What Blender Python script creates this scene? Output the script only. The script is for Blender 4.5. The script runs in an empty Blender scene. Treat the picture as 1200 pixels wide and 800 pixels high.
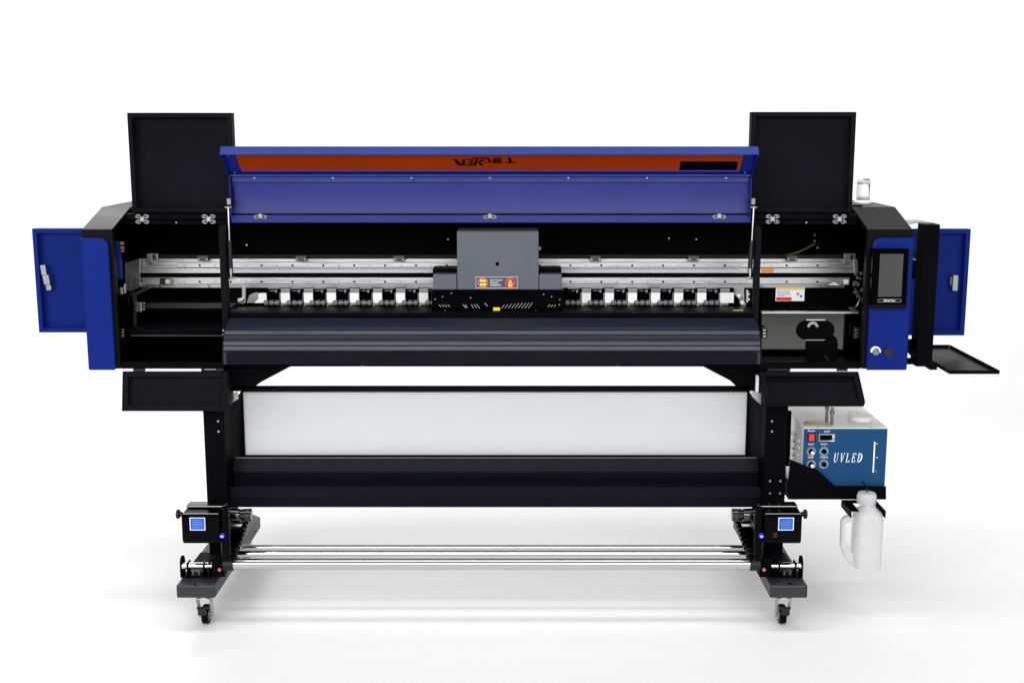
import bpy, bmesh, math, random
from mathutils import Vector, Matrix
random.seed(4)
S = bpy.context.scene
COL = S.collection
R = math.radians

# ------------------------------------------------------------------ camera
F = 1437.0; PX, PY = 612.0, 400.0
CAM = Vector((0.10, -4.25, 1.775)); TH = R(10.06)
ct, st = math.cos(TH), math.sin(TH)

def ray(u, v):
    a = (u-PX)/F; b = (PY-v)/F
    return Vector((a, ct + b*st, -st + b*ct))
def P(u, v, y):
    r = ray(u, v); t = (y-CAM.y)/r.y
    return CAM + r*t
def PZ(u, v, z):
    r = ray(u, v); t = (z-CAM.z)/r.z
    return CAM + r*t
def PP(u, v, p0, n):
    r = ray(u, v); t = (p0-CAM).dot(n)/r.dot(n)
    return CAM + r*t
def X(u, v, y): return P(u, v, y).x
def Z(v, y): return P(PX, v, y).z

cd = bpy.data.cameras.new('camera'); co = bpy.data.objects.new('camera', cd); COL.objects.link(co)
co.location = CAM; co.rotation_euler = (R(90)-TH, 0, 0)
cd.sensor_width = 36; cd.lens = 36*F/1200; cd.shift_x = -12/1200
cd.clip_start = .05; cd.clip_end = 200
S.camera = co

# ------------------------------------------------------------------ materials
def mat(name, col, rough=.5, metal=0., spec=.5, bump=0., bscale=900., vary=0., vscale=6., rvary=0., coat=0., alpha=None, trans=0., emit=None, aniso=None, sss=0.):
    m = bpy.data.materials.new(name); m.use_nodes = True
    nt = m.node_tree; b = nt.nodes['Principled BSDF']
    b.inputs['Base Color'].default_value = (*col, 1); b.inputs['Roughness'].default_value = rough
    b.inputs['Metallic'].default_value = metal; b.inputs['Specular IOR Level'].default_value = spec
    if coat: b.inputs['Coat Weight'].default_value = coat; b.inputs['Coat Roughness'].default_value = .12
    if trans: b.inputs['Transmission Weight'].default_value = trans
    if sss:
        b.inputs['Subsurface Weight'].default_value = sss; b.inputs['Subsurface Radius'].default_value = (.02, .02, .02)
    if emit: b.inputs['Emission Color'].default_value = (*emit[0], 1); b.inputs['Emission Strength'].default_value = emit[1]
    tc = nt.nodes.new('ShaderNodeTexCoord')
    if vary or rvary:
        n = nt.nodes.new('ShaderNodeTexNoise'); n.inputs['Scale'].default_value = vscale; n.inputs['Detail'].default_value = 6
        mp = nt.nodes.new('ShaderNodeMapping'); nt.links.new(tc.outputs['Object'], mp.inputs[0]); nt.links.new(mp.outputs[0], n.inputs['Vector'])
        if aniso: mp.inputs['Scale'].default_value = aniso
        if vary:
            r = nt.nodes.new('ShaderNodeMapRange'); nt.links.new(n.outputs[0], r.inputs[0])
            r.inputs[1].default_value = .3; r.inputs[2].default_value = .7; r.inputs[3].default_value = 1-vary; r.inputs[4].default_value = 1+vary
            h = nt.nodes.new('ShaderNodeHueSaturation'); h.inputs['Color'].default_value = (*col, 1)
            nt.links.new(r.outputs[0], h.inputs['Value']); nt.links.new(h.outputs[0], b.inputs['Base Color'])
        if rvary:
            r = nt.nodes.new('ShaderNodeMapRange'); nt.links.new(n.outputs[0], r.inputs[0])
            r.inputs[1].default_value = .3; r.inputs[2].default_value = .7; r.inputs[3].default_value = max(.02, rough-rvary); r.inputs[4].default_value = rough+rvary
            nt.links.new(r.outputs[0], b.inputs['Roughness'])
    if bump:
        n2 = nt.nodes.new('ShaderNodeTexNoise'); n2.inputs['Scale'].default_value = bscale
        nt.links.new(tc.outputs['Object'], n2.inputs['Vector'])
        bp = nt.nodes.new('ShaderNodeBump'); bp.inputs['Strength'].default_value = bump; bp.inputs['Distance'].default_value = .001 if bscale > 100 else .01
        nt.links.new(n2.outputs[0], bp.inputs['Height']); nt.links.new(bp.outputs[0], b.inputs['Normal'])
    return m

M = dict(
 black=mat('black_powder_coat', (.0020,.0020,.0032), .48, spec=.02, vary=.25, rvary=.08),
 panel=mat('charcoal_powder_coat', (.0050,.0053,.0080), .48, spec=.02, vary=.3, rvary=.08, vscale=3),
 roof=mat('satin_black_paint', (.003,.003,.0035), .38, spec=.06, rvary=.05),
 inner=mat('matt_black_interior', (.0010,.0010,.0012), .6, spec=.03),
 gloss=mat('gloss_black_plastic', (.0008,.0008,.0014), .10, spec=.05, rvary=.03),
 rubber=mat('black_rubber', (.008,.008,.009), .5, spec=.3),
 blue=mat('blue_powder_coat', (.0030,.0140,.148), .38, spec=.07, vary=.09, rvary=.06, vscale=2.5),
 navy=mat('blue_lid_paint', (.0045,.0125,.155), .36, spec=.36, vary=.07, rvary=.05, vscale=2),
 foot=mat('slate_grey_paint', (.022,.025,.032), .42, spec=.3, vary=.1, rvary=.06),
 apron=mat('slate_anodised', (.009,.0135,.025), .34, spec=.36, vary=.16, rvary=.05, vscale=3, aniso=(1,30,30)),
 grey=mat('carriage_grey_paint', (.085,.10,.122), .42, spec=.25, vary=.05, rvary=.05),
 chrome=mat('polished_steel', (.54,.54,.55), .11, 1),
 alu=mat('brushed_aluminium', (.52,.52,.53), .36, 1, vary=.14, rvary=.08, vscale=8, aniso=(1,40,40)),
 alud=mat('dull_aluminium', (.34,.34,.35), .4, 1, vary=.15, rvary=.08, vscale=10),
 steel=mat('mirror_stainless', (.075,.075,.068), .05, 1, rvary=.02, vscale=2),
 zinc=mat('zinc_plate', (.48,.48,.49), .28, 1, vary=.12, vscale=30),
 brass=mat('brass', (.25,.17,.08), .35, 1),
 white=mat('white_plastic', (.95,.95,.95), .4, vary=.01),
 paper=mat('white_media_panel', (.82,.84,.87), .5, spec=.3, vary=.01, vscale=4),
 offw=mat('offwhite_enamel', (.88,.88,.87), .38, vary=.03),
 cblue=mat('steel_blue_face', (.009,.058,.155), .4, spec=.1, vary=.05),
 orange=mat('orange_acrylic', (.26,.028,.0003), .25, spec=.06, vary=.08, vscale=3),
 olabel=mat('orange_label', (.7,.25,.02), .5),
 yellow=mat('yellow_label', (.85,.65,.03), .5),
 pyellow=mat('pale_yellow_label', (.80,.74,.42), .5),
 red=mat('red_plastic', (.75,.02,.015), .35),
 sblue=mat('blue_sticker', (.012,.085,.46), .45, vary=.12, vscale=60),
 dblue=mat('deep_blue_badge', (.02,.03,.6), .35),
 lens=mat('screen_glass', (.050,.049,.048), .28, spec=.3),
 ink=mat('black_print', (.001,.001,.001), .6, spec=.03),
 wprint=mat('white_print', (.85,.87,.9), .5),
 clear=mat('clear_plastic', (.97,.97,.97), .06, trans=.95),
 jug=mat('translucent_plastic', (.78,.79,.80), .35, spec=.4),
 purple=mat('violet_print', (.16,.12,.42), .5),
 pink=mat('red_print', (.55,.28,.30), .5),
 band=mat('blue_black_anodised', (.0035,.0042,.008), .42, spec=.07, vary=.1),
 roller=mat('pale_grey_rubber', (.15,.175,.20), .35, spec=.4),
 alug=mat('grey_metal', (.22,.22,.23), .4, 1),
 rosy=mat('rose_button', (.55,.13,.11), .4),
 rim=mat('lit_rim_blue', (.008,.027,.185), .35, spec=.15, vary=.06, vscale=3),  # lid blue made brighter, overhead light on the rim put into the colour
 greyp=mat('grey_print', (.25,.25,.27), .5),
 shine=mat('shiny_black_plastic', (.0015,.0015,.002), .14, spec=1.0, rvary=.03),
 clip=mat('grey_nylon', (.035,.035,.038), .45),
 scale=mat('pale_scale_print', (.50,.50,.53), .5),
 slit=mat('pale_grey_slit', (.38,.39,.40), .5),
 amber=mat('amber_cable', (.10,.065,.015), .5),
)

nt = M['paper'].node_tree; pb = nt.nodes['Principled BSDF']
tl = nt.nodes.new('ShaderNodeBsdfTranslucent'); tl.inputs[0].default_value = (.88,.89,.905,1)
mx = nt.nodes.new('ShaderNodeMixShader'); mx.inputs[0].default_value = .72
nt.links.new(pb.outputs[0], mx.inputs[1]); nt.links.new(tl.outputs[0], mx.inputs[2]); nt.links.new(mx.outputs[0], nt.nodes['Material Output'].inputs[0])

nt = M['jug'].node_tree; pb = nt.nodes['Principled BSDF']
tl = nt.nodes.new('ShaderNodeBsdfTranslucent'); tl.inputs[0].default_value = (.90,.91,.92,1)
mx = nt.nodes.new('ShaderNodeMixShader'); mx.inputs[0].default_value = .5
nt.links.new(pb.outputs[0], mx.inputs[1]); nt.links.new(tl.outputs[0], mx.inputs[2]); nt.links.new(mx.outputs[0], nt.nodes['Material Output'].inputs[0])

# ------------------------------------------------------------------ mesh builder
class MB:
    def __init__(s): s.bm = bmesh.new()
    def wbox(s, x0, x1, y0, y1, z0, z1, mtx=None):
        v = [s.bm.verts.new(Vector(p) if mtx is None else mtx @ Vector(p)) for p in
             ((x0,y0,z0),(x1,y0,z0),(x1,y1,z0),(x0,y1,z0),(x0,y0,z1),(x1,y0,z1),(x1,y1,z1),(x0,y1,z1))]
        for f in ((0,3,2,1),(4,5,6,7),(0,1,5,4),(1,2,6,5),(2,3,7,6),(3,0,4,7)): s.bm.faces.new([v[i] for i in f])
        return s
    def box(s, u0, v0, u1, v1, y, d):           # front face at depth y, extends back by d
        vm = (v0+v1)/2
        return s.wbox(X(u0,vm,y), X(u1,vm,y), y, y+d, Z(v1,y), Z(v0,y))
    def poly3(s, pts, ext):                     # planar polygon extruded by vector
        a = [s.bm.verts.new(p) for p in pts]; b = [s.bm.verts.new(Vector(p)+ext) for p in pts]
        n = len(a); s.bm.faces.new(a); s.bm.faces.new(b[::-1])
        for i in range(n): s.bm.faces.new([a[i], b[i], b[(i+1)%n], a[(i+1)%n]])
        return s
    def prism(s, uv, y, d): return s.poly3([P(u,v,y) for u,v in uv], Vector((0,d,0)))
    def profile(s, yz, x0, x1): return s.poly3([Vector((x0,y,z)) for y,z in yz], Vector((x1-x0,0,0)))
    def cyl(s, p0, p1, r, n=20, r2=None):
        p0, p1 = Vector(p0), Vector(p1); r2 = r if r2 is None else r2
        d = (p1-p0).normalized(); a = d.orthogonal().normalized(); b = d.cross(a)
        c0, c1 = [], []
        for i in range(n):
            t = 2*math.pi*i/n; o = a*math.cos(t)+b*math.sin(t)
            c0.append(s.bm.verts.new(p0+o*r)); c1.append(s.bm.verts.new(p1+o*r2))
        for i in range(n):
            f = s.bm.faces.new([c0[i], c0[(i+1)%n], c1[(i+1)%n], c1[i]]); f.smooth = True
        s.bm.faces.new(c0[::-1]); s.bm.faces.new(c1); return s
    def ycyl(s, u, v, y, r, d, n=20): p = P(u,v,y); return s.cyl(p, p+Vector((0,d,0)), r, n)
    def xcyl(s, u0, u1, v, y, r, n=20): return s.cyl(P(u0,v,y), P(u1,v,y), r, n)
    def ring(s, p, r0, r1, d, n=20, a0=0, a1=2*math.pi):   # annulus facing -y
        full = a1-a0 > 6.28; k = n if full else n+1; L = []
        for i in range(k):
            t = a0+(a1-a0)*i/n; c = Vector((math.cos(t),0,math.sin(t)))
            L.append([s.bm.verts.new(p+c*r0), s.bm.verts.new(p+c*r1), s.bm.verts.new(p+c*r1+Vector((0,d,0))), s.bm.verts.new(p+c*r0+Vector((0,d,0)))])
        for i in range(n):
            A, B = L[i], L[(i+1)%k]
            for j in range(4): s.bm.faces.new([A[j], A[(j+1)%4], B[(j+1)%4], B[j]])
        if not full:
            s.bm.faces.new(L[0][::-1]); s.bm.faces.new(L[-1])
        return s
    def lathe(s, c, prof, n=28):                # prof: (r, z) about vertical axis through c
        rows = []
        for r, z in prof:
            rows.append([s.bm.verts.new(Vector((c.x+r*math.cos(2*math.pi*i/n), c.y+r*math.sin(2*math.pi*i/n), c.z+z))) for i in range(n)])
        for A, B in zip(rows, rows[1:]):
            for i in range(n):
                f = s.bm.faces.new([A[i], A[(i+1)%n], B[(i+1)%n], B[i]]); f.smooth = True
        s.bm.faces.new(rows[0][::-1]); s.bm.faces.new(rows[-1]); return s
    def tube(s, pts, r, n=10):
        pts = [Vector(p) for p in pts]; rows = []
        up = Vector((.31,.17,.93))
        for i, p in enumerate(pts):
            d = (pts[min(i+1,len(pts)-1)]-pts[max(i-1,0)]).normalized(); a = d.cross(up).normalized(); b = d.cross(a)
            rows.append([s.bm.verts.new(p+(a*math.cos(2*math.pi*k/n)+b*math.sin(2*math.pi*k/n))*r) for k in range(n)])
        for A, B in zip(rows, rows[1:]):
            for k in range(n):
                f = s.bm.faces.new([A[k], A[(k+1)%n], B[(k+1)%n], B[k]]); f.smooth = True
        s.bm.faces.new(rows[0][::-1]); s.bm.faces.new(rows[-1]); return s
    def seg(s, p0, p1, w, n, t=.0008):          # flat stroke p0->p1 of width w in the plane with normal n
        p0, p1, n = Vector(p0), Vector(p1), Vector(n).normalized()
        d = (p1-p0).normalized(); k = d.cross(n).normalized()*w/2
        return s.poly3([p0-k, p1-k, p1+k, p0+k], n*t)
    def each(s, name, m, parent=None, bevel=.0015):     # every separate piece its own object
        s.bm.verts.ensure_lookup_table(); seen = {}; out = []
        for v in s.bm.verts:
            if v in seen: continue
            st_ = [v]; seen[v] = len(out); isl = []
            while st_:
                q = st_.pop(); isl.append(q)
                for e in q.link_edges:
                    w_ = e.other_vert(q)
                    if w_ not in seen: seen[w_] = len(out); st_.append(w_)
            out.append(isl)
        res = []
        for isl in out:
            n = MB(); mp = {v: n.bm.verts.new(v.co) for v in isl}; fs = set(f for v in isl for f in v.link_faces)
            for f in fs:
                g = n.bm.faces.new([mp[v] for v in f.verts]); g.smooth = f.smooth
            res.append(n.build(name, m, parent, bevel))
        s.bm.free(); return res
    def build(s, name, m, parent=None, bevel=.0015, label=None):
        bmesh.ops.recalc_face_normals(s.bm, faces=s.bm.faces)
        for e in s.bm.edges:
            if len(e.link_faces) == 2 and e.calc_face_angle(0) > R(35): e.smooth = False
        me = bpy.data.meshes.new(name); s.bm.to_mesh(me); s.bm.free()
        me.materials.append(M[m] if isinstance(m, str) else m)
        return link(name, me, parent, bevel, label)

def link(name, me, parent=None, bevel=.0015, label=None):
    o = bpy.data.objects.new(name, me); COL.objects.link(o)
    if parent is not None:
        o.parent = parent
        o.matrix_parent_inverse = parent_world(parent).inverted()
    if bevel:
        b = o.modifiers.new('bevel', 'BEVEL'); b.width = bevel; b.segments = 2; b.limit_method = 'ANGLE'; b.angle_limit = R(35)
    if label: o['label'] = label
    return o
def parent_world(o):
    w = Matrix.Translation(o.location) @ o.rotation_euler.to_matrix().to_4x4()
    return (parent_world(o.parent) @ o.matrix_parent_inverse @ w) if o.parent else w
def dup(o, off, parent, name=None):            # copy of a part (and its sub-parts) moved by off
    c = o.copy(); COL.objects.link(c); c.location = Vector(c.location) + Vector(off); c.parent = parent; c.matrix_parent_inverse = o.matrix_parent_inverse.copy()
    for ch in [q for q in COL.objects if q.parent == o]:
        k = ch.copy(); COL.objects.link(k); k.parent = c; k.matrix_parent_inverse = ch.matrix_parent_inverse.copy()
    return c
def thing(name, label, cat, loc):
    o = bpy.data.objects.new(name, None); COL.objects.link(o); o.location = loc; o.empty_display_size = .1
    o['label'] = label; o['category'] = cat
    return o
def text(body, name, m, parent, p, size, shear=0, sx=1, rot=None, depth=.0006, align='CENTER'):
    cu = bpy.data.curves.new(name, 'FONT'); cu.body = body; cu.size = size; cu.shear = shear; cu.extrude = depth
    cu.align_x = align; cu.align_y = 'CENTER'; cu.resolution_u = 3
    t = bpy.data.objects.new(name, cu); COL.objects.link(t)
    bpy.context.view_layer.update()
    me = bpy.data.meshes.new_from_object(t.evaluated_get(bpy.context.evaluated_depsgraph_get()))
    bpy.data.objects.remove(t); bpy.data.curves.remove(cu)
    mtx = Matrix.Translation(p) @ (rot or Matrix.Rotation(R(90), 4, 'X')) @ Matrix.Diagonal((sx,1,1,1))
    me.transform(mtx); me.materials.clear(); me.materials.append(M[m])
    return link(name, me, parent, 0)

def pan(W, H, D, L, t=.0025, mtx=None):
    """sheet-metal door: back plate, four walls, return lip of width L; local x 0..W, z 0..H, lip at y=0, plate at y=D"""
    b = MB()
    b.wbox(0, W, D-t, D, 0, H, mtx)
    b.wbox(0, t, 0, D-t, 0, H, mtx); b.wbox(W-t, W, 0, D-t, 0, H, mtx)
    b.wbox(t, W-t, 0, D-t, 0, t, mtx); b.wbox(t, W-t, 0, D-t, H-t, H, mtx)
    b.wbox(t, L, 0, t, t, H-t, mtx); b.wbox(W-L, W-t, 0, t, t, H-t, mtx)
    b.wbox(L, W-L, 0, t, t, L, mtx); b.wbox(L, W-L, 0, t, H-L, H-t, mtx)
    return b

# ------------------------------------------------------------------ setting
cyc = bmesh.new()
prof = [(-14,0),(3.0,0)] + [(3.0+2.5*math.sin(a), 2.5-2.5*math.cos(a)) for a in [R(k*6) for k in range(1,16)]] + [(5.5,9)]
rows = [[cyc.verts.new((x, y, z)) for x in (-14, 14)] for y, z in prof]
for A, B in zip(rows, rows[1:]):
    f = cyc.faces.new([A[0], A[1], B[1], B[0]]); f.smooth = True
me = bpy.data.meshes.new('backdrop'); cyc.to_mesh(me); cyc.free()
me.materials.append(mat('white_studio_sweep', (.85,.85,.85), .5, spec=.2, vary=.01, vscale=1.5))
bd = bpy.data.objects.new('backdrop', me); COL.objects.link(bd); bd['kind'] = 'structure'
bd['label'] = 'seamless white studio floor and backdrop'

# ================================================================== PRINTER
PR = thing('wide_format_printer', 'large blue and black roll printer standing open on two castered feet', 'printer', (0,.25,0))
ZB = Z(432, 0); ZF = Z(269, 0); ZT = Z(242.5, .217)          # pod underside, front roof edge, roof top
YR = .62
xl0, xl1 = X(95.5,269,0), X(131.5,269,0)
xr0, xr1 = X(1017,269,0), X(1070,269,0)

# end cabinets
def cabinet(x0, x1):
    b = MB().profile([(0,ZB),(0,ZF),(.217,ZT),(YR,ZT),(YR,ZT-.005),(.219,ZT-.005),(.03,ZF-.010),(.03,ZB)], x0, x1)
    c = b.build('end_cabinet', 'roof', PR, .003)
    xo = (x0+.003, x0+.008) if x0 < 0 else (x1-.008, x1-.003)
    MB().profile([(.0305,ZB+.001),(.0305,ZF-.0125),(.2185,ZT-.0065),(YR-.0125,ZT-.0065),(YR-.0125,ZB+.001)], *xo).build('side_panel', 'inner', c, 0)
    return c
cl = cabinet(xl0, xl1); cr = cabinet(xr0, xr1)
def cover(uv, parent, y=-.018):
    return MB().prism(uv, y, .0178).build('front_cover', 'blue', parent, .005)
def arc(cx, cy, rx, ry, a0, a1, n=8):
    return [(cx+rx*math.cos(R(a0+(a1-a0)*i/n)), cy-ry*math.sin(R(a0+(a1-a0)*i/n))) for i in range(n+1)]
xa, xb = X(95.5,279,-.018), X(126.5,279,-.018)
def rcover(xa, xb, parent, side, zt=None):
    zt = Z(279,-.018); zb = ZB-.002; rr = .03; pts = []
    if side == 'L':
        pts = [Vector((xa,-.018,zb)), Vector((xa,-.018,zt))] + [Vector((xb-rr+rr*math.sin(R(a)), -.018, zt-rr+rr*math.cos(R(a)))) for a in range(0,91,10)] + [Vector((xb,-.018,zb))]
    else:
        pts = [Vector((xb,-.018,zb)), Vector((xb,-.018,zt))] + [Vector((xa+rr-rr*math.sin(R(a)), -.018, zt-rr+rr*math.cos(R(a)))) for a in range(0,91,10)] + [Vector((xa,-.018,zb))]
    return MB().poly3(pts, Vector((0,.0178,0))).build('front_cover', 'blue', parent, .006)
rcover(xl0-.001, X(126.5,290,-.018), cl, 'L')
rc = rcover(X(1022.7,290,-.018), xr1+.001, cr, 'R')
# small service step on top of the right cabinet and slim top plate
MB().wbox(xr0+.004, xr0+.045, .24, .5, ZT+.0005, ZT+.006).build('roof_plate', 'roof', cr)

# touch screen
scr = MB().box(1021.8,291.5,1064,357.5,-.045,.0265).build('touch_screen', 'gloss', PR, .004)
MB().box(1030.2,297.6,1057.6,347.6,-.0462,.0008).build('display', 'lens', scr, 0)
MB().prism([(1021,357),(1064,357),(1062,361.3),(1022.5,361.3)], -.05, .03).build('bottom_ledge', 'panel', scr, .002)
b = MB(); p0 = P(1028.5,352.2,-.0455); p1 = P(1056,352.2,-.0455); hh = .0048
for a, c in (((p0.x+hh, p0.z+hh),(p1.x-hh,p1.z+hh)), ((p0.x+hh,p0.z-hh),(p1.x-hh,p1.z-hh))):
    b.seg((a[0],-.0455,a[1]), (c[0],-.0455,c[1]), .0011, (0,-1,0))
b.ring(Vector((p0.x+hh,-.0455,p0.z)), hh-.0006, hh+.0006, -.0008, 8, R(90), R(270)); b.ring(Vector((p1.x-hh,-.0455,p1.z)), hh-.0006, hh+.0006, -.0008, 8, R(-90), R(90))
b.build('badge_outline', 'greyp', scr, 0)
text('OricTec', 'badge_lettering', 'wprint', scr, P(1042.3,352.2,-.0458), .0115, sx=1.05)
# knob and socket on right cabinet
kb = MB().ycyl(1026.6,412.5,-.034,.0125,.016).build('power_button', 'alug', PR, .002)
MB().ring(P(1026.6,411.8,-.03), .0125, .0172, .012, 20, R(-15), R(195)).build('button_shroud', 'white', kb, .001)
b = MB(); p = P(1042,413.5,-.024)
b.cyl(p, p+Vector((0,.006,0)), .017, 10).build('cable_socket', 'rubber', PR, .002)

# beacon lamp
bp = Vector((X(1011,236,.40), .40, ZT))
be = MB().lathe(bp, [(.03,.0005),(.032,.006),(.03,.012),(.026,.014)]).build('beacon_lamp', 'white', PR, 0)
MB().lathe(bp, [(.025,.014),(.025,.085),(.020,.094),(.010,.096)]).build('lens_cap', 'clear', be, 0)
MB().lathe(bp, [(.019,.016),(.019,.024),(.012,.027)]).build('lamp_base', 'offw', be, 0)
MB().lathe(bp, [(.016,.072),(.019,.076),(.019,.082),(.010,.084)]).build('reflector', 'offw', be, 0)

# cabinet body: rear wall, floor pan, top plate, sills
b = MB()
b.wbox(xl0+.003, xr1-.003, YR-.012, YR-.002, ZB+.0012, ZT-.0068)
b.wbox(xl0+.009, xr1-.009, .0305, YR-.0125, ZB+.002, ZB+.008)
b.wbox(xl1+.001, xr0-.001, .20, YR-.0125, ZT-.014, ZT-.0075)
body = b.build('body_shell', 'inner', PR)
for (u0,u1) in ((141,262),(890,1008.5)):
    MB().box(u0,424.3,u1,432,-.002,.03).build('front_sill', 'black', body)
# header rails over the two side compartments
for (u0,u1) in ((144,268),(882,1006)):
    h = MB().box(u0,250.8,u1,257.3,.145,.06).build('header_rail', 'black', PR)
    MB().box(u0+1,258.2,u1-1,263,.155,.03).build('header_strip', 'black', h)
# screws on the strip
b = MB()
for u in (206.5, 945): b.ycyl(u,260.8,.153,.003,.004,8)
b.each('strip_screw', 'zinc', PR, 0)

# hinges
def hinge(u, v, y, rows=2):
    b = MB(); q = P(u,v,y); s = .0031
    dz = (.0095,-.0095) if rows == 2 else (-.003,)
    for z in dz:
        for sx in (-1,1):
            c = q+Vector((sx*.0125,0,z))
            b.ring(c, .0055, .0076, .004, 14); b.ring(c+Vector((sx*.006,0,0)), .0040, .0060, .004, 12)
    b.wbox(q.x-.0065,q.x+.0065,q.y-.001,q.y+.005,q.z-.008,q.z+.008)
    h = b.build('hinge', 'alud', PR, .0006)
    c = MB()
    for z in dz:
        for sx in (-1,1):
            k = q+Vector((sx*.0125,.001,z)); c.cyl(k, k+Vector((0,.003,0)), .0054, 10)
    c.each('hinge_screw', 'rubber', h, 0)
for u in (166.5,244.5,905.5,984): hinge(u, 256.8, .1375)
for u in (305,574,843): hinge(u, 253.2, .1375, 1)

# upper side lids, swung up
def lid(u0, u1, v0, v1, y=.16, D=.045):
    x0, x1 = X(u0,v0,y), X(u1,v0,y); z1 = Z(v0,y); z0 = Z(v1,y)
    return pan(x1-x0, z1-z0, D, .016, .003, Matrix.Translation((x0,y,z0))).build('side_lid', 'panel', PR, .002)
lid(148.7,271,132.3,249.5); lid(881,1003.8,131.3,249.5)

# blue front lid ------------------------------------------------------------
yh = .16
H_ = Vector((0,yh,Z(258.5,yh))); B_ = Vector((0,yh,Z(202,yh))); F_ = Vector((0,.03,Z(171.5,.03)))
xL, xR = X(269.5,214,yh-.02), X(880,214,yh-.02)
d1 = (B_-H_).normalized(); d2 = (F_-B_).normalized()
n1 = Vector((0,-1,0)); n2 = Vector((0,d2.z*-1,d2.y)).normalized()
if n2.y > 0: n2 = -n2
fl = .034
def off(k):       # inside offset of the polyline by k
    hb = (n1+n2).normalized(); kb = k/hb.dot(n1)
    return H_+n1*k, B_+hb*kb, F_+n2*k
h1,b1,f1 = off(.003)
bow = []
for k in range(1,10):
    t = k/10; bow.append((b1.y+(h1.y-b1.y)*t+.0040*math.sin(math.pi*t), b1.z+(h1.z-b1.z)*t))
LID = MB().profile([(H_.y,H_.z)]+[(y+.003,z) for y,z in bow[::-1]]+[(B_.y,B_.z),(F_.y,F_.z),(f1.y,f1.z),(b1.y,b1.z)]+bow+[(h1.y,h1.z)], xL, xR).build('front_lid', 'navy', PR, .001)
for pg in LID.data.polygons:
    if pg.normal.y < -.9: pg.use_smooth = True
h2,b2,f2 = off(fl); h2 = H_+n1*fl
sh = Vector((0,0,0.012))
for x0 in (xL, xR-.003):
    MB().profile([(H_.y-.003,H_.z+.012),(b1.y,b1.z),(f1.y,f1.z),(f2.y,f2.z),(b2.y,b2.z),(h2.y,h2.z+.012)], x0, x0+.003).build('side_flange', 'navy', LID, .001)
# front rim (brightly lit edge) with rounded corners
b = MB(); t = .004
q0 = F_+n2*.0035; q1 = F_+n2*fl
b.poly3([Vector((xL-.002,q0.y,q0.z))-d2*t, Vector((xL-.002,q0.y,q0.z)), Vector((xL-.002,q1.y,q1.z)), Vector((xL-.002,q1.y,q1.z))-d2*t], Vector((xR-xL+.004,0,0)))
b.build('front_rim', 'rim', LID, .0015)
# inner returns beside the window, ledge under it
wl = (F_-B_).length
def win(x, s, k): q = B_+d2*s+n2*k; return Vector((x,q.y,q.z))
for xa_, xb_ in ((xL+.003, xL+.045),(xR-.045,xR-.003)):
    MB().poly3([win(xa_,.02,.006), win(xb_,.02,.006), win(xb_,wl-.004,.006), win(xa_,wl-.004,.006)], n2*.01).build('window_frame', 'navy', LID, .002)
MB().poly3([win(xL+.045,.008,.006), win(xR-.045,.008,.006), win(xR-.045,.035,.006), win(xL+.045,.035,.006)], n2*.012).build('window_frame', 'navy', LID, .002)
b = MB()
q = [Vector((0,yh-.005,Z(203.5,yh-.005))), Vector((0,yh-.034,Z(204.2,yh-.034))), Vector((0,yh-.034,Z(206.8,yh-.034))), Vector((0,yh-.030,Z(206.8,yh-.034))), Vector((0,yh-.030,Z(204.9,yh-.034))), Vector((0,yh-.012,Z(205.5,yh-.012))), Vector((0,yh-.012,Z(214,yh-.012))), Vector((0,yh-.005,Z(214,yh-.005)))]
b.profile([(k.y,k.z) for k in q], xL+.004, xR-.004).build('cross_brace', 'navy', LID, .002)
# orange window (rounded lower corners) and its marks
wp = win(0,0,.0135)
def W(u, v): return PP(u, v, wp, n2)
wo = MB().poly3([W(u,v) for u,v in [(273.5,178),(876,178),(868.5,200),(866,202.4),(862,203.2),(288,203.2),(283.5,202.4),(281,200)]], -n2*.004).build('window', 'orange', LID, .001)
wp = win(0,0,.0142)
MB().poly3([W(u,v) for u,v in [(797.5,189.3),(865,189.3),(862.6,202.2),(795,202.2)]], -n2*.0005).build('blank_label', 'ink', wo, 0)
def zl(x, y): return W(510+x/9.23, 165+y/9.23)
b = MB()
def lp(*pts): b.poly3([zl(*p) for p in pts], n2*.0006)
lp((190,203),(236,203),(292,266),(250,266)); lp((298,203),(328,203),(318,266),(293,266),(286,258))      # A
lp((345,203),(390,203),(390,214),(352,214)); lp((352,230),(390,230),(390,242),(348,242)); lp((330,256),(390,256),(390,268),(328,268)); lp((391,203),(408,203),(404,268),(388,268))  # R
lp((436,200),(466,200),(440,268),(410,268)); lp((466,228),(508,206),(540,206),(474,240),(458,240)); lp((466,242),(492,238),(534,268),(496,268))  # K
lp((400,184),(572,184),(572,194),(405,194)); lp((558,195),(580,186),(608,240),(586,240)); lp((528,230),(560,230),(562,240),(530,240))   # dash and J
lp((655,188),(720,188),(719,200),(655,200)); lp((654,208),(718,208),(719,220),(653,220)); lp((652,228),(728,228),(728,242),(651,242)); lp((630,188),(656,188),(652,242),(618,242)) # E
lp((785,182),(810,182),(832,232),(802,232)); lp((760,233),(878,233),(874,242),(758,242))                 # T
b.build('logo_lettering', 'ink', wo, 0)
b = MB()
for u in (298,390,482,574,666,758.5,851): b.ycyl(u,208.6,yh-.015,.0028,.004,8)
for u, v in ((267,183.5),(275,203.5),(879,182),(873,203)):
    q_ = PP(u,v,win(0,0,.018),n2); b.cyl(q_, q_-n2*.003, .0028, 8)
b.each('lid_screw', 'zinc', LID, 0)

MB().box(271,252,879.5,261,.143,.0135).build('hinge_bar', 'navy', LID, .0015)
MB().box(271,250.2,879.5,251.6,.150,.006).build('hinge_seam', 'inner', LID, 0)
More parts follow.
